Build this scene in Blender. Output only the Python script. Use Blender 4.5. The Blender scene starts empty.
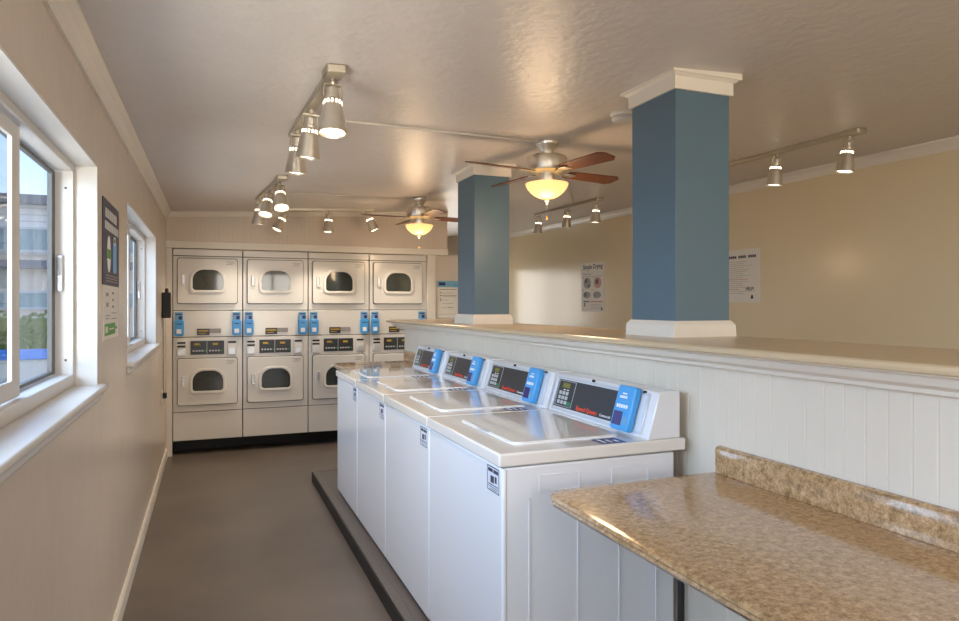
import bpy, math, random
from mathutils import Matrix, Vector
random.seed(7)
S = bpy.context.scene
COL = S.collection
PI = math.pi
R = math.radians

# ------------------------------------------------------------------ camera
FPX = 675.0
cam_d = bpy.data.cameras.new('camera')
cam = bpy.data.objects.new('camera', cam_d)
COL.objects.link(cam)
cam.location = (0, 0, 1.52)
cam.rotation_euler = (PI/2, 0, -math.atan(269.5/675.0))
cam_d.sensor_width = 36
cam_d.lens = FPX/959*36
cam_d.shift_y = -5.5/959
cam_d.clip_start = 0.05
S.camera = cam

# ------------------------------------------------------------------ view, world
S.view_settings.view_transform = 'Standard'
S.view_settings.look = 'None'
S.view_settings.gamma = 1
S.view_settings.use_curve_mapping = False
S.view_settings.exposure = 0.12
S.cycles.use_denoising = True
S.cycles.max_bounces = 10
S.cycles.diffuse_bounces = 6
S.cycles.sample_clamp_indirect = 6

w = bpy.data.worlds.new('sky'); S.world = w
w.use_nodes = True
nt = w.node_tree; nt.nodes.clear()
out = nt.nodes.new('ShaderNodeOutputWorld'); bg = nt.nodes.new('ShaderNodeBackground')
tc = nt.nodes.new('ShaderNodeTexCoord'); sep = nt.nodes.new('ShaderNodeSeparateXYZ')
ramp = nt.nodes.new('ShaderNodeValToRGB')
mr = nt.nodes.new('ShaderNodeMapRange'); mr.inputs[1].default_value = -1; mr.inputs[2].default_value = 1
nt.links.new(tc.outputs['Generated'], sep.inputs[0]); nt.links.new(sep.outputs[2], mr.inputs[0])
nt.links.new(mr.outputs[0], ramp.inputs[0]); nt.links.new(ramp.outputs[0], bg.inputs[0]); nt.links.new(bg.outputs[0], out.inputs[0])
el = ramp.color_ramp.elements
el[0].position = 0.45; el[0].color = (.30, .28, .25, 1)
el[1].position = 1.0; el[1].color = (.16, .30, .70, 1)
e = el.new(.51); e.color = (.62, .72, .85, 1)
e = el.new(.62); e.color = (.28, .42, .75, 1)
bg.inputs[1].default_value = 2.2

def area(name, loc, rot, sx, sy, power, color):
    d = bpy.data.lights.new(name, 'AREA'); d.shape = 'RECTANGLE'; d.size = sx; d.size_y = sy
    d.energy = power; d.color = color
    o = bpy.data.objects.new(name, d); COL.objects.link(o); o.location = loc; o.rotation_euler = rot
    return o
# daylight outside the two side windows (sky), pointing in and a little down
area('daylight_side_window', (-2.1, 1.7, 2.5), (0, R(-68), 0), 1.8, 3.0, 150, (.55, .72, 1.0))
area('daylight_far_window', (-2.1, 5.1, 2.5), (0, R(-68), 0), 1.8, 2.6, 130, (.62, .78, 1.0))
area('daylight_near_window', (-2.1, -1.2, 2.5), (0, R(-68), 0), 1.8, 2.6, 430, (.66, .80, 1.0))  # lamp for the added, unseen window, brightening the washer fronts
# added lamps standing in for sunlit pavement, sending warm light up to the ceiling
area('pavement_bounce_side', (-2.0, 1.7, .25), (0, R(-118), 0), 1.6, 3.0, 25, (1.0, .90, .80))
area('pavement_bounce_far', (-2.0, 5.1, .25), (0, R(-118), 0), 1.6, 2.6, 60, (1.0, .90, .80))
area('pavement_bounce_near', (-2.0, -1.2, .25), (0, R(-118), 0), 1.6, 2.6, 400, (1.0, .90, .80))
# lamp outside the added, unseen glazing behind the camera
area('daylight_front_window', (2.1, -3.6, 1.6), (R(90), 0, 0), 4.6, 2.0, 190, (1.0, .88, .72))
# lamp outside an added, unseen far window, brightening the right-hand section
area('daylight_back_window', (3.6, 11.5, 1.6), (R(-90), 0, 0), 1.8, 1.4, 34, (1.0, .94, .84))

# ------------------------------------------------------------------ materials
def mat(name, col, rough=.5, metal=0, bump=None, var=None, spec=.5, coat=0, emit=None, emit_s=0, bump_s=.2, stretch=None):
    m = bpy.data.materials.new(name); m.use_nodes = True
    n = m.node_tree; b = n.nodes['Principled BSDF']
    b.inputs['Base Color'].default_value = (*col, 1)
    b.inputs['Roughness'].default_value = rough
    b.inputs['Metallic'].default_value = metal
    b.inputs['Specular IOR Level'].default_value = spec
    b.inputs['Coat Weight'].default_value = coat
    if emit:
        b.inputs['Emission Color'].default_value = (*emit, 1); b.inputs['Emission Strength'].default_value = emit_s
    t = n.nodes.new('ShaderNodeTexCoord'); mp = n.nodes.new('ShaderNodeMapping')
    n.links.new(t.outputs['Object'], mp.inputs[0])
    if stretch: mp.inputs['Scale'].default_value = stretch
    # small tonal variation in every material
    amount, scale = var if var else (.04, 6)
    no = n.nodes.new('ShaderNodeTexNoise'); no.inputs['Scale'].default_value = scale; no.inputs['Detail'].default_value = 4
    n.links.new(mp.outputs[0], no.inputs['Vector'])
    mx = n.nodes.new('ShaderNodeMix'); mx.data_type = 'RGBA'
    mx.inputs[6].default_value = (*[c*(1-amount) for c in col], 1); mx.inputs[7].default_value = (*[min(1, c*(1+amount)) for c in col], 1)
    n.links.new(no.outputs[0], mx.inputs[0]); n.links.new(mx.outputs[2], b.inputs['Base Color'])
    if bump:
        nb = n.nodes.new('ShaderNodeTexNoise'); nb.inputs['Scale'].default_value = bump; nb.inputs['Detail'].default_value = 5
        n.links.new(mp.outputs[0], nb.inputs['Vector'])
        bu = n.nodes.new('ShaderNodeBump'); bu.inputs['Strength'].default_value = bump_s; bu.inputs['Distance'].default_value = .01
        n.links.new(nb.outputs[0], bu.inputs['Height']); n.links.new(bu.outputs[0], b.inputs['Normal'])
    return m

def srgb(r, g, b):
    f = lambda c: ((c/255+.055)/1.055)**2.4 if c > 10 else c/255/12.92
    return (f(r), f(g), f(b))

M = {}
M['ceiling'] = mat('textured_ceiling_paint', srgb(212, 203, 195), .36, bump=22, bump_s=.42, var=(.05, 9))
M['wall'] = mat('cream_wall_paint', srgb(208, 194, 178), .27, bump=5, bump_s=.3, var=(.03, 2))
M['wall_right'] = mat('tan_wall_paint', srgb(226, 209, 174), .21, bump=4, bump_s=.10, var=(.03, 2))
M['trim'] = mat('cream_trim_paint', srgb(226, 218, 204), .35)
M['bead'] = mat('beadboard_paint', srgb(222, 211, 194), .42)
M['ledge'] = mat('ledge_top_paint', srgb(206, 184, 150), .25, bump=20, bump_s=.05)  # tan of reflected light mixed into the cream ledge's colour
M['window_white'] = mat('white_window_paint', srgb(206, 201, 194), .35)
M['screen_grey'] = mat('grey_sash', srgb(84, 82, 78), .5)
M['blue'] = mat('slate_blue_paint', srgb(86, 110, 124), .40, bump=30, bump_s=.05)
M['enamel'] = mat('white_enamel', srgb(226, 226, 228), .22, coat=.3, var=(.01, 3))
M['enamel_deck'] = mat('glossy_deck_enamel', srgb(226, 220, 212), .10, coat=.6, var=(.02, 3), bump=3, bump_s=.03)  # beige reflection of the warm ceiling mixed into the white enamel's colour
M['dryer'] = mat('warm_white_enamel', srgb(222, 217, 208), .24, coat=.25, var=(.01, 3))
M['groove'] = mat('shadow_gap', srgb(70, 62, 52), .7)
M['black'] = mat('black_rubber', srgb(22, 21, 22), .55)
M['panel_black'] = mat('black_control_panel', srgb(42, 42, 46), .35)
M['silver'] = mat('silver_frame', srgb(205, 208, 212), .3, metal=.5)
M['key'] = mat('grey_key', srgb(190, 192, 192), .4)
M['green'] = mat('green_button', srgb(30, 140, 80), .4)
M['lcd'] = mat('lcd_olive', srgb(120, 118, 40), .3)
M['orange'] = mat('orange_red_lettering', srgb(225, 70, 35), .5)
M['amber'] = mat('amber_label', srgb(196, 160, 50), .5)
M['reader_blue'] = mat('bright_blue_plastic', srgb(70, 158, 222), .35)
M['reader_light'] = mat('pale_blue_plastic', srgb(110, 160, 200), .4)
M['reader_navy'] = mat('navy_print', srgb(28, 42, 104), .4)
M['reader_screen'] = mat('violet_screen', srgb(62, 52, 110), .2)
M['white_print'] = mat('white_print', srgb(236, 238, 240), .5)
M['paper'] = mat('white_paper', srgb(226, 220, 208), .6)
M['sticker'] = mat('pale_sticker', srgb(205, 208, 218), .5)
M['ink'] = mat('dark_ink', srgb(58, 56, 66), .6)
M['ink_pale'] = mat('grey_ink', srgb(150, 146, 142), .6)
M['ink_pink'] = mat('pink_ink', srgb(200, 150, 136), .6)
M['navy'] = mat('navy_poster', srgb(30, 34, 66), .5)
M['poster_green'] = mat('poster_green', srgb(70, 140, 50), .5)
M['poster_cyan'] = mat('poster_cyan', srgb(120, 176, 196), .5)
M['nickel'] = mat('brushed_nickel', srgb(226, 220, 208), .36, metal=1, bump=60, bump_s=.04, stretch=(1, 1, 6))
M['track'] = mat('satin_nickel_track', srgb(196, 188, 172), .42, metal=1)
M['conduit'] = mat('cable_cover_paint', srgb(205, 196, 184), .4)
M['bulb'] = mat('lit_bulb', (1, .9, .75), .4, emit=(1.0, .82, .58), emit_s=6)
M['glassdark'] = mat('smoked_door_glass', srgb(58, 62, 58), .06, coat=.6, var=(.35, 14))
M['plinth'] = mat('taupe_vinyl', srgb(92, 84, 78), .45, bump=40, bump_s=.05)
M['steel_leg'] = mat('black_steel', srgb(18, 18, 20), .4)
M['pull'] = mat('amber_pull', srgb(170, 110, 50), .5)
M['outlet'] = mat('ivory_plastic', srgb(214, 204, 186), .4)

def glass(name='window_glass'):
    m = bpy.data.materials.new(name); m.use_nodes = True
    n = m.node_tree; n.nodes.clear()
    o = n.nodes.new('ShaderNodeOutputMaterial'); t = n.nodes.new('ShaderNodeBsdfTransparent'); g = n.nodes.new('ShaderNodeBsdfGlossy')
    t.inputs[0].default_value = (.93, .96, .96, 1); g.inputs['Roughness'].default_value = .02
    f = n.nodes.new('ShaderNodeLayerWeight'); f.inputs[0].default_value = .5
    pw = n.nodes.new('ShaderNodeMath'); pw.operation = 'POWER'; pw.inputs[1].default_value = 5
    mu = n.nodes.new('ShaderNodeMath'); mu.operation = 'MULTIPLY_ADD'; mu.inputs[1].default_value = .25; mu.inputs[2].default_value = .03
    x = n.nodes.new('ShaderNodeMixShader')
    n.links.new(f.outputs['Facing'], pw.inputs[0]); n.links.new(pw.outputs[0], mu.inputs[0]); n.links.new(mu.outputs[0], x.inputs[0])
    n.links.new(t.outputs[0], x.inputs[1]); n.links.new(g.outputs[0], x.inputs[2]); n.links.new(x.outputs[0], o.inputs[0])
    return m
M['glass'] = glass()

def amber_glass():
    m = mat('alabaster_glass', srgb(214, 176, 112), .3, emit=(1.0, .60, .22), emit_s=1.2, var=(.1, 18))
    n = m.node_tree; b = n.nodes['Principled BSDF']
    # glow strength mottled at random over the bowl
    t = n.nodes.new('ShaderNodeTexNoise'); t.inputs['Scale'].default_value = 22; t.inputs['Detail'].default_value = 3
    mrn = n.nodes.new('ShaderNodeMapRange'); mrn.inputs[3].default_value = .75; mrn.inputs[4].default_value = 1.5
    n.links.new(t.outputs[0], mrn.inputs[0]); n.links.new(mrn.outputs[0], b.inputs['Emission Strength'])
    return m
M['bowl'] = amber_glass()

def granite():
    m = bpy.data.materials.new('brown_granite_laminate'); m.use_nodes = True
    n = m.node_tree; b = n.nodes['Principled BSDF']
    t = n.nodes.new('ShaderNodeTexCoord')
    a = n.nodes.new('ShaderNodeTexNoise'); a.inputs['Scale'].default_value = 48; a.inputs['Detail'].default_value = 12; a.inputs['Roughness'].default_value = .85
    c = n.nodes.new('ShaderNodeTexVoronoi'); c.inputs['Scale'].default_value = 130
    r1 = n.nodes.new('ShaderNodeValToRGB'); el = r1.color_ramp.elements
    el[0].position = .37; el[0].color = (*srgb(110, 84, 54), 1)
    el[1].position = .64; el[1].color = (*srgb(222, 184, 142), 1)
    e = el.new(.475); e.color = (*srgb(162, 128, 88), 1)
    e = el.new(.54); e.color = (*srgb(188, 152, 110), 1)
    r2 = n.nodes.new('ShaderNodeValToRGB'); e2 = r2.color_ramp.elements
    e2[0].position = .05; e2[0].color = (.72, .68, .62, 1); e2[1].position = .35; e2[1].color = (1, 1, 1, 1)
    mx = n.nodes.new('ShaderNodeMix'); mx.data_type = 'RGBA'; mx.blend_type = 'MULTIPLY'; mx.inputs[0].default_value = .7
    n.links.new(t.outputs['Object'], a.inputs[0]); n.links.new(t.outputs['Object'], c.inputs[0])
    n.links.new(a.outputs[0], r1.inputs[0]); n.links.new(c.outputs[0], r2.inputs[0])
    n.links.new(r1.outputs[0], mx.inputs[6]); n.links.new(r2.outputs[0], mx.inputs[7]); n.links.new(mx.outputs[2], b.inputs['Base Color'])
    b.inputs['Roughness'].default_value = .16; b.inputs['Coat Weight'].default_value = .4
    return m
M['granite'] = granite()

def wood():
    m = bpy.data.materials.new('walnut_blade'); m.use_nodes = True
    n = m.node_tree; b = n.nodes['Principled BSDF']
    t = n.nodes.new('ShaderNodeTexCoord'); mp = n.nodes.new('ShaderNodeMapping'); mp.inputs['Scale'].default_value = (2, 30, 2)
    a = n.nodes.new('ShaderNodeTexNoise'); a.inputs['Scale'].default_value = 3; a.inputs['Detail'].default_value = 5
    r = n.nodes.new('ShaderNodeValToRGB'); r.color_ramp.elements[0].color = (*srgb(66, 36, 24), 1); r.color_ramp.elements[1].color = (*srgb(132, 76, 48), 1)
    n.links.new(t.outputs['Object'], mp.inputs[0]); n.links.new(mp.outputs[0], a.inputs[0]); n.links.new(a.outputs[0], r.inputs[0]); n.links.new(r.outputs[0], b.inputs['Base Color'])
    b.inputs['Roughness'].default_value = .35
    return m
M['wood'] = wood()

def floor_mat():
    m = bpy.data.materials.new('taupe_vinyl_floor'); m.use_nodes = True
    n = m.node_tree; b = n.nodes['Principled BSDF']
    t = n.nodes.new('ShaderNodeTexCoord')
    a = n.nodes.new('ShaderNodeTexNoise'); a.inputs['Scale'].default_value = 1.6; a.inputs['Detail'].default_value = 6
    f = n.nodes.new('ShaderNodeTexNoise'); f.inputs['Scale'].default_value = 160; f.inputs['Detail'].default_value = 3
    br = n.nodes.new('ShaderNodeTexBrick'); br.offset = 0; br.inputs['Scale'].default_value = 1
    br.inputs['Brick Width'].default_value = .305; br.inputs['Row Height'].default_value = .305; br.inputs['Mortar Size'].default_value = .0012
    br.inputs['Color1'].default_value = (1, 1, 1, 1); br.inputs['Color2'].default_value = (.97, .97, .97, 1); br.inputs['Mortar'].default_value = (.9, .9, .9, 1)
    r = n.nodes.new('ShaderNodeValToRGB'); r.color_ramp.elements[0].color = (*srgb(94, 84, 77), 1); r.color_ramp.elements[1].color = (*srgb(112, 101, 92), 1)
    r.color_ramp.elements[0].position = .3; r.color_ramp.elements[1].position = .7
    x1 = n.nodes.new('ShaderNodeMix'); x1.data_type = 'RGBA'; x1.blend_type = 'MULTIPLY'; x1.inputs[0].default_value = 1
    x2 = n.nodes.new('ShaderNodeMix'); x2.data_type = 'RGBA'; x2.blend_type = 'OVERLAY'; x2.inputs[0].default_value = .25
    for q in (a, f, br): n.links.new(t.outputs['Object'], q.inputs['Vector'])
    n.links.new(a.outputs[0], r.inputs[0]); n.links.new(r.outputs[0], x1.inputs[6]); n.links.new(br.outputs[0], x1.inputs[7])
    n.links.new(x1.outputs[2], x2.inputs[6]); n.links.new(f.outputs[0], x2.inputs[7]); n.links.new(x2.outputs[2], b.inputs['Base Color'])
    bu = n.nodes.new('ShaderNodeBump'); bu.inputs['Strength'].default_value = .12; bu.inputs['Distance'].default_value = .002
    n.links.new(f.outputs[0], bu.inputs['Height']); n.links.new(bu.outputs[0], b.inputs['Normal'])
    b.inputs['Roughness'].default_value = .38
    return m
M['floor'] = floor_mat()

def siding():
    m = bpy.data.materials.new('pale_siding'); m.use_nodes = True
    n = m.node_tree; b = n.nodes['Principled BSDF']
    t = n.nodes.new('ShaderNodeTexCoord')
    wv = n.nodes.new('ShaderNodeTexWave'); wv.bands_direction = 'Z'; wv.wave_profile = 'SAW'; wv.inputs['Scale'].default_value = 1.6
    r = n.nodes.new('ShaderNodeValToRGB'); r.color_ramp.elements[0].color = (*srgb(250, 236, 220), 1); r.color_ramp.elements[1].color = (*srgb(205, 192, 180), 1)
    r.color_ramp.elements[0].position = .7
    n.links.new(t.outputs['Object'], wv.inputs['Vector']); n.links.new(wv.outputs[0], r.inputs[0]); n.links.new(r.outputs[0], b.inputs['Base Color'])
    b.inputs['Roughness'].default_value = .7
    return m
M['siding'] = siding()
M['stucco'] = mat('warm_stucco', srgb(238, 212, 184), .8, bump=40)
M['fascia'] = mat('grey_fascia', srgb(128, 122, 122), .6)
M['out_window'] = mat('grey_green_window', srgb(140, 160, 156), .15)
M['leaf'] = mat('hedge_leaf', srgb(120, 140, 52), .6, var=(.5, 60))
M['asphalt'] = mat('pale_pavement', srgb(190, 184, 176), .8, bump=50)
M['cap_blue'] = mat('blue_wall_cap', srgb(60, 120, 200), .5)

# ------------------------------------------------------------------ mesh helpers
class MB:
    def __init__(s, T=None): s.v = []; s.f = []; s.T = T or Matrix()
    def add(s, vs, fs):
        k = len(s.v); s.v += [tuple(s.T @ Vector(p)) for p in vs]; s.f += [tuple(i+k for i in f) for f in fs]; return s
    def box(s, x0, x1, y0, y1, z0, z1):
        vs = [(x, y, z) for x in (x0, x1) for y in (y0, y1) for z in (z0, z1)]
        return s.add(vs, [(0, 1, 3, 2), (4, 6, 7, 5), (0, 4, 5, 1), (2, 3, 7, 6), (0, 2, 6, 4), (1, 5, 7, 3)])
    def prism(s, pts, a0, a1, axis='y'):
        n = len(pts)
        def P(p, a):
            u, v = p
            return {'x': (a, u, v), 'y': (u, a, v), 'z': (u, v, a)}[axis]
        vs = [P(p, a0) for p in pts] + [P(p, a1) for p in pts]
        fs = [tuple(range(n)), tuple(range(2*n-1, n-1, -1))] + [(i, (i+1) % n, (i+1) % n+n, i+n)[::-1] for i in range(n)]
        return s.add(vs, fs)
    def ring(s, outer, inner, a0, a1, axis='y'):
        n = len(outer)
        def P(p, a):
            u, v = p
            return {'x': (a, u, v), 'y': (u, a, v), 'z': (u, v, a)}[axis]
        vs = [P(p, a0) for p in outer]+[P(p, a0) for p in inner]+[P(p, a1) for p in outer]+[P(p, a1) for p in inner]
        fs = []
        for i in range(n):
            j = (i+1) % n
            fs += [(i, j, n+j, n+i), (2*n+i, 3*n+i, 3*n+j, 2*n+j), (i, 2*n+i, 2*n+j, j), (n+i, n+j, 3*n+j, 3*n+i)]
        return s.add(vs, fs)
    def lathe(s, prof, seg=32, c=(0, 0, 0)):
        vs = []; fs = []; n = len(prof)
        for k in range(seg):
            a = 2*PI*k/seg
            vs += [(c[0]+r*math.cos(a), c[1]+r*math.sin(a), c[2]+z) for r, z in prof]
        for k in range(seg):
            for i in range(n-1):
                q = ((k+1) % seg)*n
                fs.append((k*n+i, q+i, q+i+1, k*n+i+1))
        for i, flip in ((0, 1), (n-1, 0)):
            if prof[i][0] > 1e-5:
                cap = [k*n+i for k in range(seg)]; fs.append(tuple(cap[::-1] if flip else cap))
        return s.add(vs, fs)
    def tube(s, pts, r, seg=10):
        pts = [Vector(p) for p in pts]; vs = []; fs = []
        for i, p in enumerate(pts):
            d = (pts[min(i+1, len(pts)-1)]-pts[max(i-1, 0)]).normalized()
            a = d.cross(Vector((0, 0, 1))) if abs(d.z) < .95 else d.cross(Vector((1, 0, 0)))
            a.normalize(); b = d.cross(a)
            for k in range(seg):
                t = 2*PI*k/seg; vs.append(tuple(p+a*math.cos(t)*r+b*math.sin(t)*r))
        for i in range(len(pts)-1):
            for k in range(seg):
                j = (k+1) % seg; fs.append((i*seg+k, i*seg+j, (i+1)*seg+j, (i+1)*seg+k))
        fs.append(tuple(range(seg))[::-1]); fs.append(tuple((len(pts)-1)*seg+k for k in range(seg)))
        return s.add(vs, fs)
    def build(s, name, m, parent=None, bevel=0, smooth=False, seg=2):
        me = bpy.data.meshes.new(name); me.from_pydata(s.v, [], s.f); me.update()
        import bmesh
        bm = bmesh.new(); bm.from_mesh(me)
        if smooth: bmesh.ops.remove_doubles(bm, verts=bm.verts, dist=1e-5)
        bmesh.ops.recalc_face_normals(bm, faces=bm.faces); bm.to_mesh(me); bm.free()
        me.materials.append(m if not isinstance(m, str) else M[m])
        o = bpy.data.objects.new(name, me); COL.objects.link(o)
        if parent: o.parent = parent
        if bevel:
            b = o.modifiers.new('bevel', 'BEVEL'); b.width = bevel; b.segments = seg; b.limit_method = 'ANGLE'; b.angle_limit = R(40)
            for p in me.polygons: p.use_smooth = True
            me.set_sharp_from_angle(angle=R(50))
        if smooth:
            for p in me.polygons: p.use_smooth = True
            me.set_sharp_from_angle(angle=R(38))
        return o

def tag(o, label=None, cat=None, group=None, kind=None):
    if label: o['label'] = label
    if cat: o['category'] = cat
    if group: o['group'] = group
    if kind: o['kind'] = kind
    return o
def empty(name, loc=(0, 0, 0), rz=0, parent=None):
    o = bpy.data.objects.new(name, None); COL.objects.link(o); o.location = loc; o.rotation_euler = (0, 0, rz)
    o.empty_display_size = .1
    if parent: o.parent = parent
    return o
def copy_tree(o, parent=None):
    c = o.copy(); COL.objects.link(c); c.parent = parent
    for ch in list(o.children): copy_tree(ch, c)
    return c
def rrect(x0, x1, z0, z1, r, seg=6, rt=None):
    rt = r if rt is None else rt
    pts = []
    for cx, cz, a0, rr in ((x1-r, z0+r, -90, r), (x1-rt, z1-rt, 0, rt), (x0+rt, z1-rt, 90, rt), (x0+r, z0+r, 180, r)):
        for k in range(seg+1):
            a = R(a0+90*k/seg); pts.append((cx+rr*math.cos(a), cz+rr*math.sin(a)))
    return pts
def text_mesh(body, size, T, name, m, parent, bold=0, extrude=.0006, align='LEFT'):
    cu = bpy.data.curves.new(name, 'FONT'); cu.body = body; cu.size = size; cu.extrude = extrude; cu.offset = bold; cu.align_x = align
    cu.resolution_u = 2
    to = bpy.data.objects.new('tmp', cu); COL.objects.link(to)
    dg = bpy.context.evaluated_depsgraph_get(); dg.update()
    me = bpy.data.meshes.new_from_object(to.evaluated_get(dg)); bpy.data.objects.remove(to)
    me.transform(T); me.name = name; me.materials.clear(); me.materials.append(M[m])
    o = bpy.data.objects.new(name, me); COL.objects.link(o); o.parent = parent
    return o

def Zc(X, Y): return 2.4055+.05*X+.009*Y       # gently sloping ceiling
XL, XR, YF, YB = -.41, 4.75, -3.0, 11.0
YD = 7.45                                       # plane of the dryer wall
XH = 1.70                                       # face of the half wall

# ------------------------------------------------------------------ structure
def struct(o, label=None, cat=None):
    o['kind'] = 'structure'
    if label: o['label'] = label
    if cat: o['category'] = cat
    return o
struct(MB().box(XL-.3, XR+.2, YF-.2, YB+.2, -.12, 0).build('floor', 'floor'), 'taupe brown vinyl floor of the laundry aisle', 'floor')
c = MB(); x0, x1, y0, y1 = XL-.35, XR+.25, YF-.2, YB+.2
c.add([(x, y, Zc(x, y)+dz) for x in (x0, x1) for y in (y0, y1) for dz in (0, .15)], [(0, 1, 3, 2), (4, 6, 7, 5), (0, 4, 5, 1), (2, 3, 7, 6), (0, 2, 6, 4), (1, 5, 7, 3)])
struct(c.build('ceiling', 'ceiling'), 'off-white textured ceiling over the whole room', 'ceiling')
# left wall with two window openings, plus an added unseen one for light
W1 = (.55, 3.0, 1.21, 2.065); W2 = (4.03, 6.05, 1.21, 2.07); W4 = (-2.3, -.25, 1.0, 2.065)
lw = MB(); a, b = XL-.162, XL
top = 2.6
lw.box(a, b, YF-.2, W4[0], 0, top); lw.box(a, b, W4[1], W1[0], 0, top); lw.box(a, b, W1[1], W2[0], 0, top); lw.box(a, b, W2[1], YB+.2, 0, top)
for W in (W1, W2, W4):
    lw.box(a, b, W[0], W[1], 0, W[2]-.024); lw.box(a, b, W[0], W[1], W[3], top)
struct(lw.build('wall_left', 'wall'), 'cream painted left wall holding the windows', 'wall')
struct(MB().box(XR, XR+.2, YF-.2, YB+.2, 0, 2.9).build('wall_right', 'wall_right'), 'glossy tan right wall beyond the half wall', 'wall')
bwm = MB(); bwm.box(XL, 2.8, YB, YB+.2, 0, 2.9); bwm.box(4.4, XR, YB, YB+.2, 0, 2.9); bwm.box(2.8, 4.4, YB, YB+.2, 0, 1.0); bwm.box(2.8, 4.4, YB, YB+.2, 2.2, 2.9)
struct(bwm.build('wall_back', 'wall'), 'far back wall behind the partition', 'wall')
# wall behind the camera; its wide glazed opening is added to let light in
fw = MB()
fw.box(XL, .1, YF-.2, YF, 0, 2.75); fw.box(4.2, XR, YF-.2, YF, 0, 2.75); fw.box(.1, 4.2, YF-.2, YF, 0, .7); fw.box(.1, 4.2, YF-.2, YF, 2.35, 2.75)
struct(fw.build('wall_front', 'wall'))
w3 = empty('window_3', (2.15, YF-.1, .7)); w3['kind'] = 'structure'
fr = MB(); 
for x in (-2.05, -.70, .65, 1.99): fr.box(x, x+.06, -.04, .04, 0, 1.65)
fr.box(-2.05, 2.05, -.04, .04, 0, .06); fr.box(-2.05, 2.05, -.04, .04, 1.59, 1.65)
fr.build('window_frame', 'window_white', w3)

w5 = empty('window_5', (3.6, YB+.1, 1.0)); w5['kind'] = 'structure'  # added window, unseen, admitting light along the right wall
fr = MB()
for x in (-.8, -.03, .74): fr.box(x, x+.06, -.04, .04, 0, 1.2)
fr.box(-.8, .8, -.04, .04, 0, .06); fr.box(-.8, .8, -.04, .04, 1.14, 1.2)
fr.build('window_frame', 'window_white', w5)

# crown mouldings
def crown_pts(s):   # profile, s = +1 pointing to +x from the wall
    return [(0, 0), (0, -.085), (s*.012, -.085), (s*.018, -.06), (s*.03, -.035), (s*.05, -.012), (s*.05, 0)]
def crown(name, X, s, y0, y1, label):
    mb = MB(); p = crown_pts(s); n = len(p); vs = []
    for y in (y0, y1):
        for q in p: vs.append((X+q[0], y, Zc(X+q[0], y)+q[1]+(.0)))
    fs = [tuple(range(n)), tuple(range(2*n-1, n-1, -1))]+[(i, (i+1) % n, (i+1) % n+n, i+n) for i in range(n)]
    mb.add(vs, fs); struct(mb.build(name, 'trim'), label, 'crown moulding')
crown('trim_1', XL, 1, YF, YD, 'cream crown moulding along the left wall')
crown('trim_2', XR, -1, YF, YB, 'white crown moulding along the right wall')
struct(MB().prism([(XL, 0), (XL+.016, 0), (XL+.016, .075), (XL+.008, .09), (XL, .09)], YF, YD, 'y').build('baseboard_left', 'trim'), 'cream baseboard along the left wall', 'baseboard')

# windows -----------------------------------------------------------
def window(name, W, label, meet, sash_side):
    y0, y1, z0, z1 = W
    r = empty(name, (XL, y0, z0)); struct(r, label, 'window')
    L = y1-y0; H = z1-z0
    f = MB()
    X0, X1 = -.16, -.075        # frame depth in the wall
    f.box(X0, X1, 0, .03, 0, H); f.box(X0, X1, L-.03, L, 0, H); f.box(X0, X1, .03, L-.03, 0, .045); f.box(X0, X1, .03, L-.03, H-.035, H)
    f.build('window_frame', 'window_white', r, bevel=.003)
    rev = MB()                  # lining of the reveal
    rev.box(-.075, 0, 0, .006, 0, H); rev.box(-.075, 0.002, L-.008, L, 0, H); rev.box(-.075, 0.002, .006, L-.008, H-.008, H)
    rev.build('reveal_lining', 'window_white', r)
    # fixed far sash, grey outline, and near sliding sash on the inner track
    zz0, zz1 = .05, H-.04
    s = MB(); o = [(meet-.02, zz0), (L-.032, zz0), (L-.032, zz1), (meet-.02, zz1)]
    i = [(meet+.02, zz0+.012), (L-.032-.055, zz0+.012), (L-.032-.055, zz1-.012), (meet+.02, zz1-.012)]
    s.ring(o, i, -.15, -.135, 'x'); s.build('screen_frame', 'screen_grey', r)
    MB().box(-.145, -.141, meet, L-.06, zz0+.01, zz1-.01).build('pane', 'glass', r)
    s = MB(); o = [(.03, zz0), (meet+.06, zz0), (meet+.06, zz1), (.03, zz1)]; i = [(.08, zz0+.05), (meet-.02, zz0+.05), (meet-.02, zz1-.04), (.08, zz1-.04)]
    s.ring(o, i, -.107, -.095, 'x'); sash = s.build('sliding_sash', 'window_white', r, bevel=.002)
    MB().box(-.101, -.098, .07, meet-.01, zz0+.04, zz1-.03).build('pane', 'glass', sash)
    # latch and screws on the far jamb
    lt = MB(); lt.box(-.128, -.108, L-.046, L-.03, .36, .50); lt.box(-.122, -.114, L-.056, L-.044, .42, .49)
    lt.build('latch', 'silver', r, bevel=.004)
    for z in (.10, H-.10):
        T = Matrix.Translation((-.10, L-.031, z)) @ Matrix.Rotation(PI/2, 4, 'X')
        MB(T).lathe([(.0045, -.001), (.0045, .002), (0, .003)], 12).build('screw', 'screen_grey', r)
    # sill board with a rounded nose and apron
    sl = MB(); sl.box(-.09, .038, -.03, L+.03, -.022, .0); sl.build('window_sill', 'window_white', r, bevel=.008, seg=3)
    MB().box(0, .016, -.01, L+.03, -.055, -.022).build('apron', 'window_white', r, bevel=.004)
    return r
window('window_1', W1, 'large white sliding window at the left edge, nearest', 1.67, 1)
window('window_4', W4, 'white sliding window beside the camera, out of the frame', 1.05, 1)
window('window_2', W2, 'smaller-looking white sliding window further along the left wall', 1.05, 1)

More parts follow.
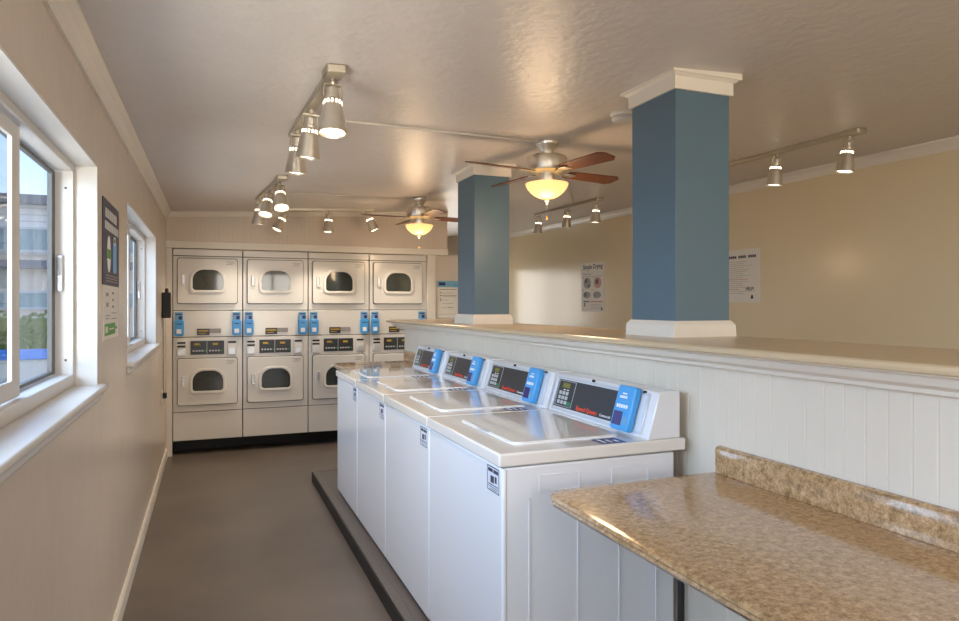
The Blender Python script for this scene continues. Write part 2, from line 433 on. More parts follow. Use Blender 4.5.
# half wall with beadboard, moulding and wide ledge ----------------------
def bead(mb, a0, a1, z0, z1, face, pitch, axis, depth=.002, back=.02, sgn=-1):
    # boards with v-grooves; runs along axis, faces sgn*normal
    pts = []; a = a0
    while a < a1-1e-6:
        b = min(a+pitch, a1)
        pts += [(a, face-sgn*depth), (a+.004, face), (b-.004, face), ]
        a = b
    pts += [(a1, face-sgn*depth), (a1, face-sgn*back), (a0, face-sgn*back)]
    if axis == 'y': P = [(f, a) for a, f in pts]
    else: P = pts
    return mb.prism(P, z0, z1, 'z')
HY1 = 6.15
hw = MB().box(XH+.012, 2.10, YF, HY1, 0, 1.345)
hwo = struct(hw.build('wall_middle', 'bead'), 'half wall between the washers and the right side', 'half wall')
bead(MB(), YF, HY1, 0, 1.30, XH, .068, 'y').build('beadboard', 'bead', hwo)
struct(MB().box(XH, 2.10, HY1, HY1+.012, 0, 1.34).build('trim_3', 'bead', bevel=.003), 'flat board closing the far end of the half wall', 'trim')
t = MB().prism([(XH, 1.30), (XH-.05, 1.30), (XH-.055, 1.312), (XH-.085, 1.325), (XH-.10, 1.345), (XH-.12, 1.352), (XH-.12, 1.358), (XH, 1.358)], YF, HY1+.10, 'y')
struct(t.build('trim_4', 'trim', smooth=False), 'stepped moulding beneath the front of the ledge', 'moulding')
struct(MB().prism([(XH-.14, 1.357), (XH-.148, 1.362), (XH-.15, 1.37), (XH-.146, 1.378), (XH-.138, 1.382), (2.16, 1.382), (2.17, 1.37), (2.16, 1.357)], YF, HY1+.14, 'y').build('trim_5', 'ledge', smooth=False), 'wide cream ledge capping the half wall', 'ledge')

# columns -------------------------------------------------------------------
def column(x0, x1, y0, y1, label):
    cx, cy = (x0+x1)/2, (y0+y1)/2; zb = 1.382; zt = Zc(x0, y0)-.005
    r = empty('column', (cx, cy, zb)); struct(r, label, 'column'); r['group'] = 'blue columns standing on the ledge'
    a, b = (x1-x0)/2, (y1-y0)/2
    H = Zc(cx, cy)-zb
    MB().box(-a, a, -b, b, 0, H+.03).build('shaft', 'blue', r, bevel=.003)
    base = MB()
    def frust(mb, e0, e1, z0, z1):
        vs = [(-a-e0, -b-e0, z0), (a+e0, -b-e0, z0), (a+e0, b+e0, z0), (-a-e0, b+e0, z0), (-a-e1, -b-e1, z1), (a+e1, -b-e1, z1), (a+e1, b+e1, z1), (-a-e1, b+e1, z1)]
        mb.add(vs, [(3, 2, 1, 0), (4, 5, 6, 7), (0, 1, 5, 4), (1, 2, 6, 5), (2, 3, 7, 6), (3, 0, 4, 7)])
    frust(base, .021, .019, 0, .050); frust(base, .018, .015, .050, .058); frust(base, .013, .005, .058, .070)
    base.build('base_moulding', 'trim', r)
    cap = MB(); d = H
    frust(cap, .012, .012, d-.085, d-.03); frust(cap, .016, .03, d-.03, d-.02); frust(cap, .038, .038, d-.02, d+.03)
    cap.build('capital', 'trim', r)
column(1.845, 2.135, 2.365, 2.685, 'large slate blue square column nearer the camera on the ledge')
column(1.765, 2.04, 4.52, 4.87, 'slate blue square column further back, left of the near one')

# dryer wall: header, casing, plinth, partition -------------------------
h = bead(MB(), XL, 2.565, 2.165, 2.62, YD-.02, .045, 'x')
struct(h.build('wall_header', 'wall'), 'cream beadboard header above the dryers', 'wall')
ch = MB(); 
vs = []
for x in (XL, 2.565):
    for dy, dz in ((0, 0), (0, -.05), (-.012, -.05), (-.03, -.01), (-.03, 0)):
        vs.append((x, YD-.02+dy, Zc(x, YD)+dz))
ch.add(vs, [(0, 1, 2, 3, 4), (9, 8, 7, 6, 5)]+[(i, (i+1) % 5, (i+1) % 5+5, i+5) for i in range(5)])
struct(ch.build('trim_6', 'trim'), 'thin crown strip over the beadboard header', 'moulding')
t = MB(); t.box(XL, 2.565, YD-.045, YD+.05, 2.093, 2.165); t.box(XL, -.352, YD-.03, YD+.05, 0, 2.093); t.box(2.318, 2.42, YD-.03, YD+.05, 0, 2.093)
struct(t.build('trim_7', 'trim', bevel=.004), 'cream casing framing the bank of dryers', 'trim')
struct(MB().box(-.352, 2.318, YD+.26, YD+.68, .0, .138).build('trim_8', 'black', bevel=.004), 'black plinth under the dryers', 'plinth')
pw = MB().box(2.42, 3.05, YD, YD+.12, 0, 2.10)
struct(pw.build('wall_partition', 'wall'), 'plain cream partition right of the dryers', 'wall')
struct(MB().box(-.352, 2.5, YD+.78, YD+.9, 0, 2.62).build('wall_behind_dryers', 'wall'))
struct(MB().box(2.5, 2.565, YD, YD+.9, 2.10, 2.62).build('wall_header_return', 'wall'))

# washer platform ------------------------------------------------------
r = empty('platform', (.82, 2.0, 0)); tag(r, 'low taupe platform with black edging under the washers', 'platform')
MB().box(.045, .88, -.05, 3.89, 0, .088).build('deck', 'plinth', r, bevel=.003)
e = MB(); e.box(0, .045, -.05, 3.93, 0, .092); e.box(.045, .88, 3.89, 3.93, 0, .092)
e.build('edging', 'plinth', r, bevel=.004)
e = MB(); e.box(-.006, 0, -.05, 3.936, 0, .080); e.box(-.006, .88, 3.93, 3.936, 0, .068); e.build('kick_strip', 'black', r)

# ------------------------------------------------------------------ washers
PL = .092
def make_washer():
    r = empty('washing_machine', (.91, 2.07, PL)); H = 1.02-PL; Wd = .79
    D = .705
    MB().box(.012, D, .006, Wd-.006, .012, H-.05).build('cabinet', 'enamel', r, bevel=.006, seg=3)
    # front sheet standing slightly proud with rounded vertical edges
    MB().box(0, .02, .002, Wd-.002, .014, H-.052).build('front_panel', 'enamel', r, bevel=.008, seg=3)
    # pressed ribs and shallow panels on the sides
    for s, y in ((0, .0045), (1, Wd-.0045)):
        rb = MB()
        for x in (.10, .29, .46, .62):
            rb.box(x, x+.006, y-.0022, y+.0022, .02, H-.16)
        for x in (.14, .43):
            rb.ring([(x, H-.145), (x+.16, H-.145), (x+.16, H-.085), (x, H-.085)], [(x+.004, H-.141), (x+.156, H-.141), (x+.156, H-.089), (x+.004, H-.089)], y-.0018, y+.0018, 'y')
        rb.build('pressed_ribs', 'enamel', r)
    for x in (.06, D-.06):
        for y in (.07, Wd-.07): MB().lathe([(.022, 0), (.022, .016)], 12, (x, y, 0)).build('foot', 'black', r)
    MB().box(-.012, .755, 0, Wd, H-.046, H).build('top_deck', 'enamel_deck', r, bevel=.007, seg=3)
    # lid with rounded corners, raised
    LD = MB(); LD.prism(rrect(.10, .545, .12, Wd-.13, .035, 5), H, H+.007, 'z')
    lid = LD.build('lid', 'enamel_deck', r, bevel=.003)
    hd = MB(); hd.ring(rrect(.094, .551, .114, Wd-.124, .04, 5), rrect(.10, .545, .12, Wd-.13, .035, 5), H, H+.004, 'z')
    hd.build('lid_rim', 'enamel', lid)
    MB().box(.09, .104, Wd/2-.05, Wd/2+.05, H+.002, H+.009).build('lid_handle', 'silver', lid, bevel=.003)
    # instruction decal
    dc = MB().box(.40, .50, .018, .098, H+.0002, H+.0012).build('decal', 'reader_navy', r)
    t = MB()
    for k in range(3): t.box(.415+k*.028, .427+k*.028, .03, .086-.012*k, H+.0012, H+.0016)
    t.build('decal_print', 'white_print', dc)
    # console
    c0, c1, ch = .592, .643, .172
    MB().prism([(c0, H), (c1, H+ch), (c1+.012, H+ch+.004), (.737, H+ch+.004), (.737, H)], .012, Wd-.008, 'y').build('console', 'enamel', r, bevel=.004)
    # frame of the sloped face: s to the viewer's right (-y), t up the slope, n outwards (-x)
    o = Vector((c0, Wd-.035, H)); tv = Vector((c1-c0, 0, ch)).normalized(); sv = Vector((0, -1, 0)); nv = sv.cross(tv)
    F = Matrix(((sv.x, tv.x, nv.x, o.x), (sv.y, tv.y, nv.y, o.y), (sv.z, tv.z, nv.z, o.z), (0, 0, 0, 1)))
    def fb(*a): return MB(F).box(*a)
    L = .70
    p = MB(F); p.ring([(0, .012), (L, .012), (L, .170), (0, .170)], [(.010, .020), (L-.012, .020), (L-.012, .162), (.010, .162)], 0, .008, 'z')
    p.build('panel_frame', 'silver', r, bevel=.002)
    cp = fb(.018, .56, .028, .156, 0, .005).build('control_panel', 'panel_black', r)
    k = MB(F); k.ring([(.024, .034), (.172, .034), (.172, .152), (.024, .152)], [(.027, .036), (.169, .036), (.169, .150), (.027, .150)], .005, .0058, 'z'); k.build('panel_line', 'silver', cp)
    fb(.062, .125, .120, .142, .005, .007).build('display', 'lcd', cp)
    kk = MB(F)
    for a in range(3):
        for b in range(3): kk.box(.045+a*.030, .066+a*.030, .044+b*.0215, .060+b*.0215, .005, .008)
    kk.build('keypad', 'key', cp, bevel=.001)
    fb(.134, .160, .040, .058, .005, .008).build('start_button', 'green', cp, bevel=.001)
    kk = MB(F)
    for a in range(2): kk.box(.075+a*.03, .092+a*.03, .108, .113, .005, .006)
    kk.build('panel_print', 'white_print', cp)
    text_mesh('Speed Queen', .031, F @ Matrix.Translation((.215, .036, .0055)) @ Matrix.Diagonal((1.0, .82, 1, 1)), 'lettering', 'orange', cp, bold=.0009)
    text_mesh('Commercial', .016, F @ Matrix.Translation((.405, .037, .0055)), 'lettering', 'white_print', cp)
    # card reader, leaning proud of the panel
    cr = MB(F); cr.prism(rrect(.535, .650, .006, .182, .012, 4), .006, .036, 'z')
    cr = cr.build('card_reader', 'reader_blue', r, bevel=.006, seg=3)
    fb(.547, .603, .024, .078, .036, .0375).build('screen', 'reader_screen', cr)
    for a, z, hh, wd in ((.553, .092, .014, .075), (.562, .130, .010, .05), (.575, .146, .006, .03)): 
        q = MB(F)
        for j in range(5): q.box(a+j*wd/5, a+j*wd/5+wd/5*.72, z, z+hh, .036, .0372)
        q.build('reader_print', 'white_print', cr)
    fb(.610, .638, .03, .06, .036, .0372).build('reader_slot', 'reader_light', cr)
    # lock stud on the console's top edge
    for q0, q1 in ((.30, .176), (.665, .172)): MB(F).lathe([(.006, -.004), (.006, .010), (0, .012)], 10, (q0, q1, 0)).build('lock_stud', 'black', r)
    # price label on the front, at the viewer's right
    sk = MB().box(-.0015, .0, .022, .128, H-.148, H-.058).build('price_label', 'sticker', r)
    q = MB()
    q.ring([(.024, H-.146), (.126, H-.146), (.126, H-.06), (.024, H-.06)], [(.027, H-.143), (.123, H-.143), (.123, H-.063), (.027, H-.063)], -.0022, -.0014, 'x')
    for y0, y1 in ((.032, .071), (.078, .117)): q.box(-.0022, -.0014, y0, y1, H-.080, H-.068)
    for y0, y1, z0, z1 in ((.045, .060, .112, .090), (.068, .096, .116, .092), (.035, .115, .125, .122), (.035, .115, .132, .130), (.04, .10, .139, .137)): q.box(-.0022, -.0014, y0, y1, H-z0, H-z1)
    q.build('label_print', 'ink', sk)
    return r
wash = make_washer()
seams = [2.07, 2.885, 3.70, 4.475, 5.23]
wl = ['white top-load washer nearest the camera, beside the granite counter',
      'white top-load washer second from the camera, just behind the nearest one',
      'white top-load washer third from the camera, beside the farthest one',
      'farthest white top-load washer, at the dryer end of the row']
for i in range(4):
    o = wash if i == 0 else copy_tree(wash)
    o.location = (.91, seams[i]+.002, PL); o.scale = (1, (seams[i+1]-seams[i]-.004)/.79, 1)
    tag(o, wl[i], 'washing machine', 'top-load washers in a row')

# ------------------------------------------------------------------ dryers
def make_dryer():
    r = empty('stacked_dryer', (-.35, YD, .14)); W = .6655; z = lambda a: a-.14
    g = .004
    bd = MB()
    bd.box(g, W-g, .004, .68, z(.146), z(.430)); bd.box(g, W-g, .004, .68, z(.436), z(1.190)); bd.box(g, W-g, .004, .68, z(1.196), z(1.462)); bd.box(g, W-g, .004, .68, z(1.468), z(2.016)); bd.box(g, W-g, .004, .68, z(2.022), z(2.088))
    bd.build('cabinet', 'dryer', r, bevel=.003)
    MB().box(.006, W-.006, .012, .67, 0, z(2.085)).build('inner_shell', 'groove', r)
    def door(name, z0, z1, wz0, wz1):
        x0, x1 = .045, W-.055
        MB().prism(rrect(x0-.006, x1+.006, z0-.006, z1+.006, .026, 4), -.003, .012, 'y').build(name.replace('door', 'gasket'), 'groove', r)  # dark outline drawn in as the shaded gap round the door
        wx0, wx1 = .185, .475
        outer = rrect(x0, x1, z0, z1, .022, 4)
        d = MB().prism(outer, -.022, .0, 'y').build(name, 'dryer', r, bevel=.005, seg=3)
        # raised rim round the arched window
        MB().ring(rrect(wx0-.028, wx1+.028, wz0-.028, wz1+.024, .05, 6, .125), rrect(wx0, wx1, wz0, wz1, .03, 6, .105), -.036, -.020, 'y').build('window_rim', 'dryer', d, bevel=.004)
        MB().prism(rrect(wx0, wx1, wz0, wz1, .03, 6, .105), -.026, -.0215, 'y').build('door_glass', 'glassdark', d)
        hd = MB().ring(rrect(.085, .125, (wz0+wz1)/2-.055, (wz0+wz1)/2+.055, .008, 3), rrect(.093, .117, (wz0+wz1)/2-.047, (wz0+wz1)/2+.047, .006, 3), -.040, -.021, 'y'); hd.build('handle', 'dryer', d, bevel=.002)
        MB().prism(rrect(.093, .117, (wz0+wz1)/2-.047, (wz0+wz1)/2+.047, .006, 3), -.0235, -.0215, 'y').build('handle_recess', 'silver', d)
        q = MB()
        for k, (a, b) in enumerate(((.50, .59), (.52, .58), (.50, .57))): q.box(a, b, -.0232, -.0215, z1-.03-k*.014, z1-.025-k*.014)
        q.build('door_print', 'ink_pale', d)
    door('upper_door', z(1.535), z(1.993), z(1.672), z(1.880))
    door('lower_door', z(.503), z(.975), z(.645), z(.850))
    # control strip
    cs = MB().box(.165, .485, -.004, .004, z(1.015), z(1.155)).build('control_panel', 'panel_black', r, bevel=.002)
    q = MB(); q.box(.20, .25, -.006, -.004, z(1.11), z(1.13)); q.box(.375, .425, -.006, -.004, z(1.11), z(1.13)); q.build('display', 'amber', cs)
    q = MB()
    for a in (.185, .34):
        for k in range(4): q.box(a+k*.028, a+.018+k*.028, -.006, -.004, z(1.045), z(1.060))
    q.box(.318, .322, -.006, -.004, z(1.02), z(1.15)); q.build('keys', 'key', cs)
    q = MB()
    for a in (.30, .45): q.box(a, a+.018, -.006, -.004, z(1.045), z(1.06))
    q.box(.255, .262, -.006, -.004, z(1.10), z(1.12)); q.build('start_buttons', 'green', cs)
    nb = MB().box(.225, .345, -.004, .004, z(1.212), z(1.278)).build('name_plate', 'panel_black', r); 
    q = MB(); q.box(.345, .455, -.004, .004, z(1.232), z(1.278)); q.build('name_plate', 'ink_pale', r)
    q = MB(); q.box(.235, .335, -.0052, -.004, z(1.250), z(1.262)); q.box(.24, .31, -.0052, -.004, z(1.228), z(1.234)); q.build('plate_print', 'amber', nb)
    # coin slides left and right
    for x, n in ((.035, 2), (.515, 1)):
        c = MB().box(x, x+.092, -.014, .004, z(1.0), z(1.168)).build('coin_slide', 'dryer', r, bevel=.004)
        q = MB()
        for k in range(n): q.box(x+.008, x+.084, -.017, -.013, z(1.128-k*.036), z(1.146-k*.036))
        q.build('coin_slot', 'black', c)
        MB().box(x+.012, x+.08, -.022, -.013, z(1.01), z(1.075)).build('coin_tray', 'silver', c, bevel=.002)
    # two blue card readers
    for x in (.016, .562):
        b = MB(); b.box(x+.006, x+.082, -.024, .004, z(1.365), z(1.448)); u = b.build('reader_top', 'reader_light', r, bevel=.005)
        q = MB(); q.box(x+.040, x+.072, -.026, -.0235, z(1.372), z(1.408)); q.box(x+.014, x+.07, -.026, -.0235, z(1.42), z(1.432)); q.build('reader_badge', 'reader_navy', u)
        b = MB(); b.prism(rrect(x, x+.09, z(1.206), z(1.37), .022, 5), -.040, .004, 'y'); u = b.build('card_reader', 'reader_blue', r, bevel=.006, seg=3)
        MB().box(x+.022, x+.066, -.0425, -.0395, z(1.232), z(1.276)).build('card_pad', 'white_print', u, bevel=.001)
        q = MB(); q.box(x+.018, x+.07, -.0415, -.0395, z(1.325), z(1.333)); q.build('reader_print', 'reader_navy', u)
    return r
dr = make_dryer()
dl = ['white stacked coin dryer at the far left, against the left wall corner', 'white stacked coin dryer second from the left in the bank',
      'white stacked coin dryer third from the left, partly behind the washers', 'white stacked coin dryer at the right end, beside the notice']
for i in range(4):
    o = dr if i == 0 else copy_tree(dr)
    o.location = (-.349+i*.6665, YD, .14)
    tag(o, dl[i], 'dryer', 'stacked dryers along the back wall')

# ------------------------------------------------------------------ granite counters
def counter(loc, L, W, label, splash_end=True):
    # x 0 (front) .. W (wall); y from 0 (far end) to -L
    r = empty('countertop', loc); tag(r, label, 'countertop')
    prof = [(0, -.012), (.006, -.004), (.022, 0), (W, 0), (W, -.045), (.03, -.045), (.012, -.038), (.006, -.028), (.010, -.022)]
    # front corner cut off at an angle at the far end
    n = len(prof); vs = []
    ys = [-L, -.045, -.012, 0]
    for k, y in enumerate(ys):
        sh = [0, 0, .018, .045][k]
        for x, z in prof:
            vs.append((max(x, 0)+ (sh*(1-x/W)), y, z))
    fs = [tuple(range(n))[::-1], tuple(range(3*n, 4*n))]
    for k in range(3):
        fs += [(k*n+i, k*n+(i+1) % n, (k+1)*n+(i+1) % n, (k+1)*n+i) for i in range(n)]
    MB().add(vs, fs).build('slab', 'granite', r, smooth=True)
    s = MB().prism([(W-.022, 0), (W-.022, .085), (W-.016, .094), (W-.004, .097), (W, .097), (W, 0)], -L, -.012, 'y')
    s.build('backsplash', 'granite', r, bevel=.002)
    return r
ct = counter((.998, 1.94, .92), 4.6, XH-1.0, 'brown speckled granite counter in the right foreground')
lg = MB(); lg.box(.500, .514, -.05, -.03, -.92, -.045); lg.build('leg', 'steel_leg', ct)  # black strip added for the shadowed gap beside the washer
ct2 = counter((1.02, 6.12, 1.0), .86, XH-1.022, 'short brown counter behind the farthest washer')
MB().prism([(XH-1.04, -.045), (.12, -.045), (.12, -.06), (XH-1.06, -.35), (XH-1.04, -.35)], -.30, -.27, 'y').build('bracket', 'steel_leg', ct2)

# ------------------------------------------------------------------ ceiling fans
def make_fan():
    r = empty('ceiling_fan', (0, 0, 0))
    MB().lathe([(.072, .012), (.072, -.012), (.066, -.022), (.05, -.045), (.040, -.075), (.038, -.088), (0, -.088)], 40).build('canopy', 'nickel', r, smooth=True)
    MB().lathe([(.045, -.083), (.112, -.088), (.122, -.094), (.125, -.102), (.125, -.172), (.119, -.182), (.095, -.190), (.06, -.196), (0, -.196)], 48).build('motor_housing', 'nickel', r, smooth=True)
    MB().lathe([(.05, -.19), (.052, -.205), (.052, -.25), (.047, -.258), (.062, -.262), (.066, -.27), (0, -.27)], 36).build('switch_housing', 'nickel', r, smooth=True)
    bw = [(.134, -.258), (.132, -.268), (.124, -.288), (.106, -.310), (.080, -.332), (.050, -.347), (.02, -.354), (0, -.355)]
    inner = [(p[0]-.005 if p[0] > .01 else 0, p[1]+.005) for p in bw][::-1]
    MB().lathe(bw+inner[:-1]+[(.129, -.256)], 40).build('glass_bowl', 'bowl', r, smooth=True)
    MB().lathe([(.0, -.355), (.016, -.360), (.018, -.368), (.008, -.376), (.010, -.384), (0, -.392)], 20).build('finial', 'nickel', r, smooth=True)
    for k in range(4):
        a = 2*PI*k/4
        T = Matrix.Rotation(a, 4, 'Z') @ Matrix.Translation((0, 0, -.190))
        ir = MB(T); ir.box(.085, .135, -.012, .012, -.006, 0); ir.prism([(.13, -.014), (.165, -.042), (.215, -.030), (.215, .030), (.165, .042), (.13, .014)], -.004, .002, 'z')
        iron = ir.build('blade_iron', 'nickel', r, bevel=.002)
        T2 = T @ Matrix.Rotation(R(-11), 4, 'X')
        bl = MB(T2); bl.prism([(.155, -.045), (.18, -.052), (.535, -.068), (.575, -.036), (.575, .036), (.535, .068), (.18, .052), (.155, .045)], .002, .009, 'z')
        o = bl.build('blade', 'wood', r, bevel=.002)
    MB().tube([(.0, 0, -.38), (0, 0, -.46)], .0012, 6).build('pull_chain', 'nickel', r)
    MB().lathe([(0, -.455), (.005, -.462), (.006, -.478), (0, -.485)], 10).build('chain_pull', 'pull', r)
    l = bpy.data.lights.new('bowl_lamp', 'POINT'); l.energy = 9; l.color = (1.0, .70, .42); l.shadow_soft_size = .13
    lo = bpy.data.objects.new('bowl_lamp', l); COL.objects.link(lo); lo.parent = r; lo.location = (0, 0, -.52)
    l = bpy.data.lights.new('uplight', 'POINT'); l.energy = 1.5; l.color = (1.0, .62, .28); l.shadow_soft_size = .05
    lo = bpy.data.objects.new('uplight', l); COL.objects.link(lo); lo.parent = r; lo.location = (.0, 0, -.285)
    return r
fan = make_fan()
fan.location = (1.96, 3.77, Zc(1.96, 3.77)); fan.rotation_euler.z = R(10)
tag(fan, 'ceiling fan with walnut blades and lit bowl, nearer, between the two columns', 'ceiling fan', 'ceiling fans with lit bowls')
f2 = copy_tree(fan); f2.location = (1.90, 6.35, Zc(1.90, 6.35)); f2.rotation_euler.z = R(4)
tag(f2, 'ceiling fan with lit bowl further back, in front of the header', 'ceiling fan', 'ceiling fans with lit bowls')

# ------------------------------------------------------------------ track lights
def head(T, parent, lit=True, power=14, warm=(1, .87, .70)):
    # origin at the pivot on the track; lamp points down -z before T
    st = MB(T); st.lathe([(.010, .03), (.010, -.004), (.006, -.010), (0, -.01)], 12); st.tube([(.026, 0, -.01), (.030, 0, -.055)], .003, 6); st.tube([(-.026, 0, -.01), (-.030, 0, -.055)], .003, 6); st.box(-.029, .029, -.004, .004, -.014, -.008)
    body = MB(T); body.lathe([(.014, -.020), (.020, -.024), (.022, -.05), (.024, -.052), (.024, -.060), (.028, -.064), (.034, -.095), (.046, -.168), (.047, -.176), (.043, -.176), (.040, -.168), (0, -.158)], 28)
    h = body.build('lamp_head', 'nickel', parent, smooth=True)
    st.build('yoke', 'track', h)
    sl = MB(T)
    for k in range(14):
        a = 2*PI*k/14; sl.add(*slot(a))
    sl.build('vent_slots', 'bulb', h)
    MB(T).lathe([(.039, -.166), (.034, -.170), (0, -.172)], 24).build('bulb', 'bulb', h, smooth=True)
    l = bpy.data.lights.new('track_spot', 'SPOT'); l.energy = power; l.color = warm; l.spot_size = R(95); l.spot_blend = .7; l.shadow_soft_size = .03
    lo = bpy.data.objects.new('track_spot', l); COL.objects.link(lo); lo.parent = h; lo.matrix_local = T @ Matrix.Translation((0, 0, -.185)) @ Matrix.Scale(1/1.22, 4)
def slot(a):
    r0 = .0295; w = .10
    vs = []
    for z, rr in ((-.068, .0298), (-.080, .0322)):
        for d in (-w, w): vs.append((rr*math.cos(a+d), rr*math.sin(a+d), z))
    return vs, [(0, 1, 3, 2)]
def track(x0, y0, x1, y1, heads, label, canopy=0.0, power=18):
    # bar from one end to the other following the ceiling; heads = (fraction, tilt about x, tilt about y, twist)
    a = Vector((x0, y0, Zc(x0, y0))); b = Vector((x1, y1, Zc(x1, y1)))
    r = empty('track_light', a); tag(r, label, 'track light', 'nickel track lights on the ceiling')
    d = (b-a); L = d.length; dx = d.normalized(); up = Vector((-.05, -.009, 1)).normalized(); sy = up.cross(dx)
    F = Matrix(((dx.x, sy.x, up.x, 0), (dx.y, sy.y, up.y, 0), (dx.z, sy.z, up.z, 0), (0, 0, 0, 1)))
    MB(F).box(0, L, -.024, .024, -.028, 0).build('track_bar', 'track', r, bevel=.003)
    if canopy is not None:
        p = rrect(canopy*L-.055, canopy*L+.055, -.040, .040, .012, 5)
        MB(F).prism(p, -.034, 0, 'z').build('power_box', 'track', r, bevel=.006, seg=3)
    for fr, tx, ty, tz in heads:
        T = Matrix.Translation(F @ Vector((fr*L, 0, -.045 if abs(fr-(canopy or -9)) < .1 else -.036))) @ Matrix.Rotation(R(tz), 4, 'Z') @ Matrix.Rotation(R(tx), 4, 'X') @ Matrix.Rotation(R(ty), 4, 'Y') @ Matrix.Scale(1.22, 4)
        head(T, r, power=power)
    return r
track(.455, 2.63, .42, 3.80, [(.07, -8, 2, 0), (.50, 6, 4, 0), (.86, 4, 2, 0)], 'track light with three heads nearest the camera, above the aisle', .04)
track(.495, 5.15, .40, 6.35, [(.12, -26, -2, 0), (.50, -20, 10, 0), (.92, 2, 3, 0)], 'track light with three heads second along the aisle', .04)
track(.68, 7.12, 1.62, 7.12, [(.04, -6, 26, 0), (.50, -2, 3, 0), (.92, -8, -22, 0)], 'track light running crosswise just in front of the beadboard header', None, power=34)
track(3.80, 6.12, 3.80, 7.6, [(.04, 2, 3, 0), (.46, 4, 3, 0), (.95, 4, 3, 0)], 'track light with three heads near the right wall, between the columns', .02)
track(3.76, 3.03, 3.78, 4.55, [(.05, 4, 6, 0), (.44, 5, 3, 0), (.93, 5, 3, 0)], 'track light at the right edge, right of the large column', .02)

# cable covers on the ceiling
def raceway(x0, y0, x1, y1, label):
    a = Vector((x0, y0, Zc(x0, y0))); b = Vector((x1, y1, Zc(x1, y1)))
    d = (b-a); L = d.length; dx = d.normalized(); up = Vector((-.05, -.009, 1)).normalized(); sy = up.cross(dx)
    F = Matrix(((dx.x, sy.x, up.x, 0), (dx.y, sy.y, up.y, 0), (dx.z, sy.z, up.z, 0), (0, 0, 0, 1)))
    r = empty('cable_cover', a); tag(r, label, 'cable cover', 'painted cable covers on the ceiling')
    MB(F).box(0, L, -.010, .010, -.012, .0).build('channel', 'conduit', r, bevel=.003)
    c = MB(F); c.box(L*.55, L*.55+.03, -.012, .012, -.014, 0); c.build('coupling', 'conduit', r, bevel=.002)
raceway(.53, 3.45, 1.885, 3.74, 'thin cable cover from the nearest track light to the near fan')
raceway(.53, 5.95, 1.825, 6.33, 'thin cable cover from the second track light to the far fan')
raceway(3.70, 6.5, 2.05, 3.86, 'thin cable cover from the near fan towards the right wall')

sd = empty('smoke_detector', (2.03, 3.03, Zc(2.03, 3.03))); tag(sd, 'round white smoke detector on the ceiling behind the large column', 'smoke detector')
MB().lathe([(.070, .008), (.070, -.014), (.066, -.018), (0, -.018)], 32).build('mounting_plate', 'trim', sd, smooth=True)
MB().lathe([(.060, -.018), (.062, -.034), (.054, -.046), (.03, -.05), (0, -.05)], 32).build('cover', 'window_white', sd, smooth=True)

# ------------------------------------------------------------------ posters and notices
# frame helper: text runs along s, up t, out n
def frame(o, s, n):
    s = Vector(s); n = Vector(n); t = n.cross(s)
    return Matrix(((s.x, t.x, n.x, 0), (s.y, t.y, n.y, 0), (s.z, t.z, n.z, 0), (0, 0, 0, 1)))
def bars(F, rows, name, m, parent, n0=.002, n1=.0026):
    b = MB(F)
    for s0, s1, t0, t1 in rows: b.box(s0, s1, t0, t1, n0, n1)
    return b.build(name, m, parent)
# left wall: viewer looks towards -x, text runs along +y
FL = frame(None, (0, 1, 0), (1, 0, 0))
p = empty('poster', (XL, 3.135, 1.605)); tag(p, 'navy poster with a green and white bottle shape, hung left of the far window', 'poster')
MB(FL).box(0, .52, 0, .362, 0, .004).build('sheet', 'navy', p)
bars(FL, [(.06+k*.062, .11+k*.062, .285, .325) for k in range(6)]+[(.05+k*.064, .102+k*.064, .235, .270) for k in range(7)], 'heading', 'key', p, .004, .005)
MB(FL).prism([(.17+.055*math.cos(2*PI*k/20), .135+.08*math.sin(2*PI*k/20)) for k in range(20)], .004, .0048, 'z').build('bottle_shape', 'white_print', p)
bars(FL, [(.115, .225, .115, .155)], 'green_band', 'poster_green', p, .0048, .0056)
MB(FL).prism(rrect(.30, .42, .06, .20, .02, 4), .004, .0048, 'z').build('blue_shape', 'reader_blue', p)
MB(FL).ring([(.36+.04*math.cos(2*PI*k/20), .205+.02*math.sin(2*PI*k/20)) for k in range(20)], [(.36+.032*math.cos(2*PI*k/20), .205+.013*math.sin(2*PI*k/20)) for k in range(20)], .004, .005, 'z').build('ring_shape', 'white_print', p)
bars(FL, [(.08, .46, .04-.012*k, .044-.012*k) for k in range(3)], 'small_print', 'ink_pale', p, .004, .0048)
p = empty('notice', (XL, 3.15, 1.372)); tag(p, 'pale notice with a green block at its foot, just under the navy poster', 'notice')
MB(FL).box(0, .49, 0, .232, 0, .0035).build('sheet', 'paper', p)
bars(FL, [(.07, .14, .185, .200), (.08, .14, .14, .158), (.26, .32, .196, .206), (.27, .31, .165, .176), (.26, .32, .135, .146), (.06, .18, .10, .104), (.06, .17, .088, .092), (.24, .40, .11, .114), (.24, .42, .085, .089)], 'small_print', 'ink_pale', p, .0035, .0045)
bars(FL, [(.03, .36, .018, .068), (.36, .42, .038, .050)], 'green_block', 'poster_green', p, .0035, .0045)
bars(FL, [(.05, .12, .030, .056), (.16, .32, .040, .046)], 'block_print', 'paper', p, .0045, .005)
